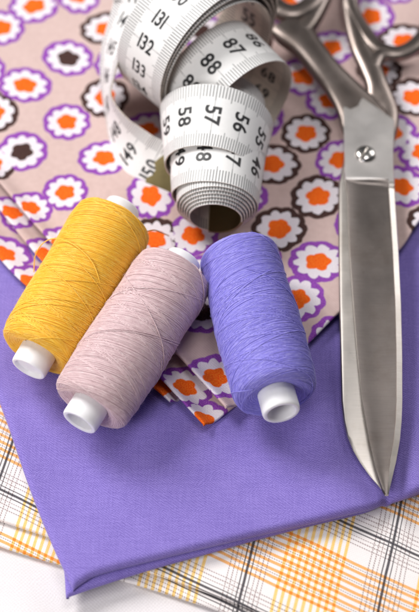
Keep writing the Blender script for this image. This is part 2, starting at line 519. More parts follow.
def flower_layer(o, F, U, flowers, z, fill=True, R=0.915):
    pts = [(*at(f[0], f[1], z)[:2], f[2], f[3], f[4] if len(f) > 4 else 1.0) for f in flowers]
    if fill:
        lo, hi = U.min(0), U.max(0); rr = random.Random(3)
        for _ in range(5000):
            x, y = rr.uniform(lo[0], hi[0]), rr.uniform(lo[1], hi[1])
            if all((x - p[0]) ** 2 + (y - p[1]) ** 2 > 1.70 ** 2 for p in pts):
                pts.append((x, y, 1 if rr.random() < .35 else 0, 1 if rr.random() < .15 else 0, 1.0))
    P = np.array([(p[0], p[1]) for p in pts])
    cen = U[F].mean(1)
    d = ((cen[:, None, :] - P[None]) ** 2).sum(-1)
    k = d.argmin(1)
    rr = random.Random(11)
    rot = np.array([rr.uniform(0, 6.28) for _ in pts]); sx = np.array([rr.uniform(.95, 1.10) for _ in pts]); sy = np.array([rr.uniform(.88, 1.0) for _ in pts])
    Rk = R * np.array([rr.uniform(.97, 1.06) * p[4] for p in pts])
    corner = U[F] - P[k][:, None, :]
    c, s = np.cos(rot[k])[:, None], np.sin(rot[k])[:, None]
    fx = (c * corner[..., 0] + s * corner[..., 1]) / (sx[k] * Rk[k])[:, None]
    fy = (-s * corner[..., 0] + c * corner[..., 1]) / (sy[k] * Rk[k])[:, None]
    far = (d[np.arange(len(k)), k] > (1.35 * R) ** 2)
    fx[far] = 3; fy[far] = 3
    me = o.data
    l = me.uv_layers.new(name='flower'); l.data.foreach_set('uv', np.stack([fx, fy], -1).astype(np.float32).ravel())
    at_ = me.attributes.new('kind', 'FLOAT_COLOR', 'FACE')
    col = np.zeros((len(F), 4), np.float32)
    col[:, 0] = np.array([p[2] for p in pts])[k]; col[:, 1] = np.array([p[3] for p in pts])[k]
    col[:, 2] = np.array([rr.random() for _ in pts])[k]; col[:, 3] = 1
    at_.data.foreach_set('color', col.ravel())

def build_floral():
    root = empty('floral_fabric', at(209, 200, Z_VU), 'pleated beige fabric printed with violet, brown and orange flowers, under the spools', 'fabric')
    e0 = [(226, 412), (179, 360), (120, 302), (53, 247), (0, 187), (-45, 135), (-90, 80), (-140, 0), (-180, -80)]
    e1 = [(204, 429), (159, 380), (100, 325), (42, 264), (0, 213), (-48, 150), (-95, 90), (-145, 5), (-190, -80)]
    e2 = [(170, 405), (150, 388), (90, 345), (28, 291), (0, 262), (-50, 200), (-100, 135), (-160, 40), (-205, -60)]
    fr0 = [(226, 412), (245, 401), (285, 366), (313, 339), (330, 322), (352, 301), (380, 272), (403, 246), (419, 222), (450, 185), (500, 130)]
    def zf(x, y): 
        return und(x, y) + (0.09 * snoise(x, y, 0.28, 21.0) + 0.035 * snoise(x * 1.6 + y, y * 0.4 - x * .3, 0.6, 4.0)) * np.clip((y + 3) / 5, 0, 1)
    # main sheet
    f = at2(fr0, Z_F0 - 0.05); l = at2(e0, Z_F0 - 0.05); l[0] = f[0]
    B = [l[-1], (13.2, 15.0)]
    V, F, U = sheet(f, B, l, [f[-1], B[1]], Z_F0, 0.07, (1, 0, 1, 0), 0.085, zf, 0.24, 0.40)
    # the free edge on the right sinks onto the violet cloth
    o = obj('top_fold', V, F, M['floral'], root, uv=loop_uv(F, U))
    flower_layer(o, F, U, FL_MAIN, Z_F0)
    for nm, e, fl, z, fe in (('pleat', e1, FL_B1, Z_F1, (236, 404)), ('pleat', e2, FL_B2, Z_F2, (196, 388))):
        l = at2(e, z - 0.05)
        r = [at(*fe, z - 0.05)[:2]] + [(p[0] + 2.2, p[1] + 1.2) for p in l[2:]]
        r = [tuple(p) for p in r]
        V, F, U = sheet([l[0], r[0]], [l[-1], r[-1]], l, r, z, 0.065, (1, 0, 1, 0), 0.085, zf, 0.22, 0.34, 0.13)
        o = obj(nm, V, F, M['floral'], root, uv=loop_uv(F, U))
        flower_layer(o, F, U, fl, z)

# ------------------------------------------------------------------ thread spools
def frame_from_axis(A):
    A = A / np.linalg.norm(A)
    up = np.array([0, 0, 1.0])
    e2 = up - A * (up @ A); e2 /= np.linalg.norm(e2)
    e1 = np.cross(e2, A)
    return A, e1, e2

def tube_mesh(P, Nrm, Bin, rad, sides=5):
    """tube along P (n,3) with frame"""
    n = len(P)
    a = np.arange(sides) * 2 * PI / sides
    rad = np.broadcast_to(np.asarray(rad, float), (n,))
    V = P[:, None, :] + rad[:, None, None] * (np.cos(a)[None, :, None] * Nrm[:, None, :] + np.sin(a)[None, :, None] * Bin[:, None, :])
    return V   # n,sides,3

def tube_faces(n, sides, base):
    i = np.arange(n - 1)[:, None]; j = np.arange(sides)[None, :]
    j2 = (j + 1) % sides
    return np.stack([i * sides + j + 0 * j2, i * sides + j2, (i + 1) * sides + j2, (i + 1) * sides + j], -1).reshape(-1, 4) + base

def free_tube(pts, rad, sides=6, n=60):
    P = catmull(pts, n)
    T = np.gradient(P, axis=0); T /= np.linalg.norm(T, axis=1)[:, None]
    ref = np.array([0.3, 0.2, 1.0])
    N_ = ref - T * (T @ ref)[:, None]; N_ /= np.linalg.norm(N_, axis=1)[:, None]
    B_ = np.cross(T, N_)
    V = tube_mesh(P, N_, B_, rad, sides).reshape(-1, 3)
    F = tube_faces(n, sides, 0)
    uv = np.stack([np.repeat(np.linspace(0, 3, n), sides), np.tile(np.linspace(0, 1, sides), n)], 1)
    return V, F, uv

def build_spool(mat, near, far, r, label, seed, stub=(0.62, 0.35), hole=True, slope=1.5, taper=0.0):
    rg = np.random.default_rng(seed)
    near = np.array(near); far = np.array(far)
    A, e1, e2 = frame_from_axis(near - far)
    Lg = np.linalg.norm(near - far)
    root = empty('thread_spool', (near + far) / 2 - np.array([0, 0, r]), label, 'thread spool', 'spools of sewing thread on the fabrics')
    rc = 0.60
    # profile of the wound thread: s -> axial a, radius rr   (from the far core, over the body, to the near core)
    sh = 0.30
    pa, pr = [0.10], [rc]
    pa += [0.03]; pr += [(rc + r - sh) / 2]
    for p in np.linspace(0, PI / 2, 8): pa.append(sh * 0.8 - sh * 0.8 * math.cos(p)); pr.append(r - 0.03 - sh + sh * math.sin(p))
    for t in np.linspace(0.08, 0.92, 14): pa.append(sh * 0.8 + (Lg - 1.6 * sh) * t); pr.append(r + 0.02 * math.sin(t * PI) + 0.02 * math.sin(t * 9 + seed) + taper * (t - .5))
    for p in np.linspace(PI / 2, 0, 8): pa.append(Lg - sh * 0.8 + sh * 0.8 * math.cos(p)); pr.append(r - 0.03 - sh + sh * math.sin(p))
    pa += [Lg - 0.05, Lg - 0.14]; pr += [(rc + r - sh) / 2, rc]
    pf = catmull(np.stack([pa, pr, np.zeros(len(pa))], 1), 400)[:, :2]
    ps = np.r_[0, np.cumsum(np.linalg.norm(np.diff(pf, axis=0), axis=1))]
    Sg = ps[-1]
    tang = np.gradient(pf, axis=0); tang /= np.linalg.norm(tang, axis=1)[:, None]
    # ----- solid body underneath
    nth = 96
    Vs, Fs, Us = [], [], []
    idx = np.linspace(0, 399, 120).astype(int)
    th = np.arange(nth) * 2 * PI / nth
    prr = pf[idx, 1] - 0.010
    ring = far + pf[idx, 0][:, None, None] * A + prr[:, None, None] * (np.cos(th)[None, :, None] * e1 + np.sin(th)[None, :, None] * e2)
    V = ring.transpose(1, 0, 2).reshape(-1, 3)
    F = grid_faces(nth, 120, True)
    Vs.append(V); Fs.append(F); Us.append(np.zeros((len(V), 2)) + 0.1); base = len(V)
    # ----- wound strands
    sides = 5
    def strand(th0, s0, s1, pitch, off, rad):
        nonlocal base
        turns = (s1 - s0) / abs(pitch)
        n = max(8, int(abs(turns) * 60))
        u = np.linspace(0, 1, n)
        s = s0 + (s1 - s0) * u
        t = th0 + np.sign(pitch) * 2 * PI * turns * u
        # slightly unsteady winding
        s = np.clip(s + 0.013 * np.sin(t * 0.7 + rg.uniform(0, 6)) * rg.uniform(0.2, 1), 0, Sg)
        a = np.interp(s, ps, pf[:, 0]); rr = np.interp(s, ps, pf[:, 1])
        ta = np.interp(s, ps, tang[:, 0]); tr = np.interp(s, ps, tang[:, 1])
        rd = np.cos(t)[:, None] * e1 + np.sin(t)[:, None] * e2
        N_ = -tr[:, None] * A + ta[:, None] * rd      # outward normal of the profile
        Bn = ta[:, None] * A + tr[:, None] * rd
        wob = off + 0.004 * np.sin(t * 1.3 + rg.uniform(0, 6))
        P = far + a[:, None] * A + rr[:, None] * rd + wob[:, None] * N_
        V = tube_mesh(P, N_, Bn, rad, sides).reshape(-1, 3)
        Vs.append(V); Fs.append(tube_faces(n, sides, base)); base += len(V)
        rnd = rg.uniform(0, 0.99)
        uu = np.repeat(u * turns * 2 * PI * r, sides)
        Us.append(np.stack([uu * 0.05, np.full(len(uu), rnd)], 1))
    pitch = slope
    d = 0.031
    k = int(pitch / d)
    for i in range(k):
        strand(2 * PI * i / k + rg.normal(0, 0.012), 0.0, Sg, pitch, 0.0 + rg.normal(0, 0.0013), 0.0165)
    # crossing bands, wound the other way
    for b in range(8):
        s0 = rg.uniform(0.0, Sg * 0.75); ln = rg.uniform(1.2, 3.4); th0 = rg.uniform(0, 2 * PI); q = rg.integers(2, 6)
        pt = -pitch * rg.uniform(0.75, 1.25)
        for i in range(q):
            strand(th0 + i * 2 * PI * d * 1.02 / abs(pt), s0, min(Sg, s0 + ln), pt, 0.012 + rg.normal(0, 0.003), 0.0140)
    # a few single strands that cross steeply
    for b in range(6):
        s0 = rg.uniform(0.2, Sg * 0.6)
        strand(rg.uniform(0, 2 * PI), s0, min(Sg, s0 + rg.uniform(2.0, 4.5)), rg.choice([-1, 1]) * pitch * rg.uniform(1.8, 3.6), 0.026, 0.0150)
    # ----- fuzz: short fibres standing off the thread
    nf = 1500
    for _ in range(nf):
        s = rg.uniform(0, Sg); t = rg.uniform(0, 2 * PI)
        a = np.interp(s, ps, pf[:, 0]); rr = np.interp(s, ps, pf[:, 1]); ta = np.interp(s, ps, tang[:, 0]); tr = np.interp(s, ps, tang[:, 1])
        rd = math.cos(t) * e1 + math.sin(t) * e2; cd = -math.sin(t) * e1 + math.cos(t) * e2
        N_ = -tr * A + ta * rd; Bn = ta * A + tr * rd
        d1 = cd * rg.normal(0, 1) + Bn * rg.normal(0, .7); d1 /= np.linalg.norm(d1)
        l = rg.uniform(0.05, 0.17); h = rg.uniform(0.02, 0.075)
        P0 = far + a * A + rr * rd
        P = np.stack([P0, P0 + d1 * l * .4 + N_ * h, P0 + d1 * l * .8 + N_ * h * 1.1, P0 + d1 * l + N_ * h * rg.uniform(.4, 1.5)])
        Nn = np.repeat(N_[None], 4, 0); Bb = np.repeat(np.cross(d1, N_)[None], 4, 0)
        V = tube_mesh(P, Nn, Bb, np.array([.0022, .002, .0017, .0008]), 3).reshape(-1, 3)
        Vs.append(V); Fs.append(tube_faces(4, 3, base)); base += len(V)
        Us.append(np.full((len(V), 2), rg.uniform(.5, .95)))
    V = np.vstack(Vs); F = np.vstack(Fs); U = np.vstack(Us)
    obj('thread', V, F, mat, root, uv=loop_uv(F, U))
    # ----- plastic core, a hollow tube with a rounded lip
    ro = rc; ri = 0.43
    la, lb = -stub[1], Lg + stub[0]
    prof = [(la + .25, ri), (la + .03, ri + .01), (la, ri + .05), (la, ro - .04), (la + .03, ro - .01), (la + .10, ro)]
    prof += [(lb - .12, ro), (lb - .04, ro - .012), (lb - .008, ro - .035), (lb, ro - .07), (lb - .006, ri + .035), (lb - .05, ri), (lb - .5, ri - .02), (lb - 2.5, ri - .03), (lb - 2.5, 0.02)]
    if not hole:
        prof = prof[:-5] + [(lb - .004, ri + .06), (lb - .05, ri + .03), (lb - .12, ri), (lb - .14, .3), (lb - .14, .01)]
    prof = np.array(prof); m = len(prof)
    th = np.arange(64) * 2 * PI / 64
    ring = far + prof[:, 0][:, None, None] * A + prof[:, 1][:, None, None] * (np.cos(th)[None, :, None] * e1 + np.sin(th)[None, :, None] * e2)
    V = ring.transpose(1, 0, 2).reshape(-1, 3); F = grid_faces(64, m, True)
    c = obj('core', V, F, M['core'], root)
    bv = c.modifiers.new('bevel', 'BEVEL'); bv.width = 0.0001; bv.segments = 2; bv.limit_method = 'ANGLE'; bv.angle_limit = 0.6
    return root, (A, e1, e2, Lg, far, near)

def build_spools():
    zc = Z_F0 + 0.08
    zn = Z_VU + 0.06
    r = 1.34
    root, fr = build_spool(M['yellow'], at(37, 354, zn + r), at(116, 219, zc + .27 + r), r,
                'spool of golden yellow thread with a loose end curling off its left side', 1, stub=(0.60, 0.55), hole=False)
    A, e1, e2, Lg, far, near = fr
    # loose end lifting off the left side and falling back
    def on(axial, ang, rr): 
        return far + A * axial + rr * (math.cos(ang) * e1 + math.sin(ang) * e2)
    pts = [on(2.9, 0.6, r + .03), on(2.35, 1.15, r + .05), on(2.05, 1.75, r + .07), on(1.95, 2.3, r + .16), on(2.05, 2.75, r + .30), on(2.35, 3.1, r + .42), on(2.75, 3.35, r + .36)]
    V, F, U = free_tube(pts, 0.019)
    obj('loose_end', V, F, M['yellow'], root, uv=loop_uv(F, U))
    # tail behind the far end
    p0 = on(0.12, 0.2, r - .1); p3 = at(169, 236, Z_F0 + .12)
    V, F, U = free_tube([p0, p0 * .65 + p3 * .35 + np.array([0, .05, .10]), p0 * .3 + p3 * .7 + np.array([0, .03, .06]), p3], 0.022)
    obj('loose_end', V, F, M['orange_end'], root, uv=loop_uv(F, U))
    r = 1.32
    build_spool(M['lilac'], at(89, 407, zn + .03 + r), at(177, 270, zc + .14 + r), r,
                'spool of pale pinkish lilac thread lying between the yellow and the violet spool', 2, stub=(0.62, 0.5), hole=True)
    r2 = 1.33
    build_spool(M['blue'], at(277, 396, zc + r2), at(238, 254, zc + r2), r2,
                'spool of bright violet blue thread lying beside the scissor blades', 3, stub=(0.64, 0.42), hole=True, taper=0.08)

# ------------------------------------------------------------------ measuring tape
def glyph_meshes():
    out = {}
    for ch in '0123456789':
        cu = bpy.data.curves.new('digit', 'FONT'); cu.body = ch; cu.size = 1.0; cu.offset = 0.022; cu.resolution_u = 3
        cu.fill_mode = 'FRONT'
        o = bpy.data.objects.new('digit', cu); COL.objects.link(o)
        dg = bpy.context.evaluated_depsgraph_get()
        me = bpy.data.meshes.new_from_object(o.evaluated_get(dg))
        bm = bmesh.new(); bm.from_mesh(me)
        bmesh.ops.triangulate(bm, faces=bm.faces[:])
        for _ in range(3):
            ed = [e for e in bm.edges if e.calc_length() > 0.16]
            if not ed: break
            bmesh.ops.subdivide_edges(bm, edges=ed, cuts=1)
            bmesh.ops.triangulate(bm, faces=bm.faces[:])
        bm.verts.ensure_lookup_table()
        V = np.array([v.co[:2] for v in bm.verts]); F = np.array([[v.index for v in f.verts] for f in bm.faces])
        V[:, 0] -= (V[:, 0].min() + V[:, 0].max()) / 2
        h = 0.73
        V[:, 1] -= h / 2
        out[ch] = (V / h, F, (V[:, 0].max() - V[:, 0].min()) / h)
        bm.free(); bpy.data.meshes.remove(me); bpy.data.objects.remove(o); bpy.data.curves.remove(cu)
    return out

TW = 2.2   # tape width
def build_tape():
    zc = Z_F0 + 0.02
    # keys: turn n (0 = top of the loop that carries 48), centre of the near edge, axis yaw (deg, 0 = towards the viewer, + = turned to the right), axis pitch, radius
    r0 = 1.36
    C0 = at(217, 202, zc + r0)
    yaw0 = -3
    def ax(yaw, pitch=0.0):
        y = math.radians(yaw); p = math.radians(pitch)
        return np.array([math.sin(y) * math.cos(p), -math.cos(y) * math.cos(p), -math.sin(p)])
    A0 = ax(yaw0)
    def ground(px, py, r): return at(px, py, zc + r)
    keys = [ # n, centre, yaw, pitch, radius, cone
        (-7.0, C0 + 0.66 * A0 - np.array([0, 0, .14]), yaw0, 6, 0.80, .02),
        (-0.8, C0 + 0.24 * A0, yaw0, 4, r0 - 0.04, .06),
        (0.0, C0 + 0.14 * A0, yaw0, 5, r0 + .02, .10),
        (0.5, C0 - 0.62 * A0 + np.array([-.14, 0, .02]), yaw0 - 1, 7, 1.52, .14),
        (1.0, C0 - 1.22 * A0 + np.array([-.26, 0, .16]), yaw0 - 1, 8, 1.62, .17),
        (1.5, C0 - 1.55 * A0 + np.array([-.18, 0, .08]), yaw0 + 1, 5, 1.60, .10),
        (2.0, C0 - 2.1 * A0 + np.array([-.05, 0, .0]), 4, 2, 1.55, .03),
        (2.35, C0 - 2.3 * A0 + np.array([.05, 0, .1]), 12, 2, 1.6, .0),
        (2.7, ground(248, 107, 1.9), 38, 3, 1.93, 0),
        (3.2, ground(249, 104, 1.92), 39, 3, 1.97, 0),
        (3.65, ground(219, 62, 2.4), 41, 0, 2.40, 0),
        (4.3, ground(219, 60, 2.45), 42, 0, 2.45, 0),
        (5.2, ground(219, 57, 2.58), 42, 0, 2.58, 0),
        (6.2, ground(219, 54, 2.71), 43, 0, 2.71, 0),
        (6.6, ground(218, 52, 2.78), 43, 0, 2.78, 0),
        (6.98, ground(216, 48, 2.9), 44, 0, 2.9, 0),
    ]
    K = np.array([[k[0], *k[1], k[2], k[3], k[4], k[5]] for k in keys])
    nn = np.linspace(-6.55, 6.98, 1850)
    # monotone-ish smooth interpolation: linear then smoothed
    I = np.stack([np.interp(nn, K[:, 0], K[:, j]) for j in range(1, 8)], 1)
    ker = np.hanning(61); ker /= ker.sum()
    Ip = np.vstack([np.repeat(I[:1], 30, 0), I, np.repeat(I[-1:], 30, 0)])
    I = np.stack([np.convolve(Ip[:, j], ker, 'valid') for j in range(7)], 1)
    P, W = [], []
    for n, row in zip(nn, I):
        A, e1, e2 = frame_from_axis(ax(row[3], row[4]))
        t = PI / 2 + 2 * PI * n
        rd = math.cos(t) * e1 + math.sin(t) * e2
        P.append(row[:3] + row[5] * rd); W.append(A * math.cos(row[6]) - rd * math.sin(row[6]))
    P = np.array(P); W = np.array(W)
    # keep every loop above the cloth
    far_e = P - TW * W
    low = np.minimum(P[:, 2], far_e[:, 2]); lift = np.maximum(zc + 0.02 - low, 0)
    P[:, 2] += lift
    # free end: runs down outside the big loops and lies down on the cloth with its metal tip
    nj = len(P)
    keep = nn <= 6.98
    P, W = P[keep], W[keep]
    tailC = [  # centre line px,py,z and width direction (from far edge to near edge)
        ((150, -22, 5.3), (0.84, -0.45, 0.25)), ((134, 8, 4.7), (0.72, -0.50, 0.40)), ((113, 45, 3.75), (0.44, -0.52, 0.72)), ((107, 82, 2.9), (0.25, -0.52, 0.80)), ((109, 108, 2.42), (0.16, -0.40, 0.88)),
        ((119, 138, 2.02), (0.36, 0.02, 0.90)), ((134, 159, 1.86), (0.52, 0.42, 0.72)), ((152, 171, 1.76), (0.53, 0.60, 0.56)), ((179, 185, 1.70), (0.50, 0.70, 0.48))]
    T_P = np.array([at(*c) for c, w in tailC]); T_W = np.array([w for c, w in tailC]); T_W /= np.linalg.norm(T_W, axis=1)[:, None]
    # bridge from last loop sample to the tail
    Pc = P - W * TW / 2
    br = np.vstack([np.hstack([Pc[-60:-1:20], W[-60:-1:20]]), np.hstack([T_P, T_W])])
    brs = catmull(br, 260)
    allC = np.vstack([Pc[:-60], brs[:, :3]]); allW = np.vstack([W[:-60], brs[:, 3:]])
    allW /= np.linalg.norm(allW, axis=1)[:, None]
    T = np.gradient(allC, axis=0); T /= np.linalg.norm(T, axis=1)[:, None]
    allW = allW - T * (allW * T).sum(1)[:, None]; allW /= np.linalg.norm(allW, axis=1)[:, None]
    Nn = np.cross(allW, T); 
    # outward normal: away from the loop centre at the start
    cen0 = I[900, :3]
    if Nn[900] @ (allC[900] - (cen0 - W[900] * TW / 2)) < 0: Nn = -Nn
    Ls = np.r_[0, np.cumsum(np.linalg.norm(np.diff(allC, axis=0), axis=1))]
    def L_at(n): return float(np.interp(n, nn, Ls[:len(nn)] if len(Ls) >= len(nn) else Ls))
    Ln = lambda n: float(np.interp(n, nn[:len(Pc) - 60], Ls[:len(Pc) - 60]))
    # printed scale: true spacing where it shows, stretched or squeezed where hidden from the camera
    kn = [(Ln(-7), 47.55 - (Ln(0) - Ln(-7))), (Ln(0.3), 47.55 + Ln(0.3) - Ln(0))]
    kn += [(Ln(0.72), 57.0 - (Ln(1) - Ln(.72))), (Ln(1.3), 57.0 + Ln(1.3) - Ln(1))]
    kn += [(Ln(2.72), 87.15 - (Ln(3) - Ln(2.72))), (Ln(3.25), 87.15 + Ln(3.25) - Ln(3))]
    kn += [(Ln(5.95), 133.45 - (Ln(6.25) - Ln(5.95))), (Ln(6.4), 133.45 + Ln(6.4) - Ln(6.25))]
    Lend = Ls[-1]
    kn += [(Lend - 8.5, 151.2 - 8.5), (Lend, 151.2)]
    kn = np.array(kn)
    smap = np.interp(Ls, kn[:, 0], kn[:, 1])
    th = 0.022
    n = len(allC)
    C = allC; 
    wv = np.linspace(0, TW, 6)       # 0 far edge .. TW near edge
    cup = 0.0 * wv
    top = C[:, None, :] + (wv - TW / 2)[None, :, None] * allW[:, None, :] + (th - 0 * cup)[None, :, None] * Nn[:, None, :]
    bot = C[:, None, :] + (wv - TW / 2)[None, :, None] * allW[:, None, :] - th * Nn[:, None, :]
    ring = np.concatenate([top, bot[:, ::-1]], 1)      # n, 12, 3
    m = ring.shape[1]
    V = ring.reshape(-1, 3)
    uvw = np.concatenate([wv, wv[::-1]])
    # closed section: repeat the first column so the UV seam stays clean
    i = np.arange(n - 1)[:, None]; j = np.arange(m)[None, :]; j2 = (j + 1) % m
    F = np.stack([i * m + j + 0 * j2, i * m + j2, (i + 1) * m + j2, (i + 1) * m + j], -1).reshape(-1, 4)
    uv = np.stack([np.repeat(smap, m), np.tile(uvw, n)], 1)
    # tiny lip colours the edge of the strip like its face
    root = empty('measuring_tape', C0 - np.array([0, 0, r0]), 'loosely rolled white measuring tape with black numbers and a brass end tip', 'measuring tape')
    faces = [tuple(f) for f in F]; midx = [2 if (k_ % m) >= 5 else 0 for k_ in range(len(faces))]; luv = [tuple(x) for x in loop_uv(F, uv)]
    Vall = [V]; base = len(V)
    G_ = glyph_meshes()
    def place(text, s_k, inner=False):
        nonlocal base
        size = 0.54; gap = 0.10
        xs = 0.74 if len(text) == 3 else 0.95
        wid = sum(G_[c][2] for c in text) * size * xs + gap * size * (len(text) - 1)
        x = -wid / 2
        for c in text:
            gv, gf, gw = G_[c]
            tx = x + (gv[:, 0] + gw / 2) * size * xs; ty = gv[:, 1] * size
            x += gw * size * xs + gap * size
            L = np.interp(s_k - (ty if not inner else -ty), smap, Ls)
            w = TW / 2 + tx
            pc = np.stack([np.interp(L, Ls, C[:, k]) for k in range(3)], 1)
            wd = np.stack([np.interp(L, Ls, allW[:, k]) for k in range(3)], 1)
            nd = np.stack([np.interp(L, Ls, Nn[:, k]) for k in range(3)], 1)
            off = -(th + 0.006) if inner else (th + 0.006)
            Vall.append(pc + (w - TW / 2)[:, None] * wd + off * nd)
            for f in gf:
                faces.append(tuple(f + base)); midx.append(1)
                luv.extend([(0, 1)] * 3)
            base += len(gv)
    for k in range(max(1, int(smap[0]) + 1), 151):
        place(str(k), k - 0.5 + 0.5)
    for k in range(60, 146):
        place(str(151 - k), k + 0.5, True)
    o = obj('strip', np.vstack(Vall), faces, [M['tape'], M['ink'], M['tape_back']], root, uv=luv, mat_idx=midx)
    # flat faces across the strip section corners
    for p in o.data.polygons: pass
    md = o.modifiers.new('edges', 'EDGE_SPLIT'); md.split_angle = 1.0
    # brass tips, folded over both ends
    def tip(i0, i1, scallop):
        idx = np.arange(i0, i1)
        nw = 12; wv = np.linspace(-TW / 2 - .015, TW / 2 + .015, nw)
        q = idx.astype(float)[:, None] + 0 * wv[None]
        if scallop:
            span = (i1 - i0) * 0.22
            q[0] = i0 + span * np.abs(np.sin((wv / TW + .5) * PI * 3)) * 0.9
            for k_ in range(1, len(idx)):
                q[k_] = np.maximum(q[k_], q[0] + 0.05 * k_)
        q = np.clip(q, 0, n - 1)
        def smp(arr): return np.stack([np.interp(q, np.arange(n), arr[:, k]) for k in range(3)], -1)
        pc, wd, nd = smp(C), smp(allW), smp(Nn)
        t_ = pc + wv[None, :, None] * wd + 0.045 * nd
        b_ = pc + wv[None, :, None] * wd - 0.045 * nd
        a = len(idx)
        V = np.vstack([t_.reshape(-1, 3), b_.reshape(-1, 3)])
        f1 = grid_faces(a, nw); f2 = grid_faces(a, nw, base=a * nw)[:, ::-1]
        fs = [f1, f2]
        rim = [i_ * nw for i_ in range(a)] + [(a - 1) * nw + j_ for j_ in range(1, nw)] + [i_ * nw + nw - 1 for i_ in range(a - 2, -1, -1)] + [j_ for j_ in range(nw - 2, 0, -1)]
        r2 = np.array(rim); r3 = np.roll(r2, -1)
        fs.append(np.stack([r2, r3, r3 + a * nw, r2 + a * nw], 1))
        e = obj('end_tip', V, np.vstack(fs), M['brass'], root)
        m_ = e.modifiers.new('split', 'EDGE_SPLIT'); m_.split_angle = 0.8
    i_tail = int(np.searchsorted(Ls, Lend - 1.25)); tip(i_tail, n, True)
    i_in = int(np.searchsorted(Ls, 1.5)); tip(0, i_in, False)

# ------------------------------------------------------------------ scissors
def z_sc(py):
    """height of the plane on which the pair lies: low at the points, higher at the handles (py photo row)"""
    return np.interp(py, [-120, 0, 90, 180, 300, 494], [2.05, 1.98, 1.92, 1.84, 1.64, 1.22])

def sweep(rows):
    V = np.array(rows); n, m = V.shape[:2]
    F = grid_faces(n, m)
    return V.reshape(-1, 3), F, n, m

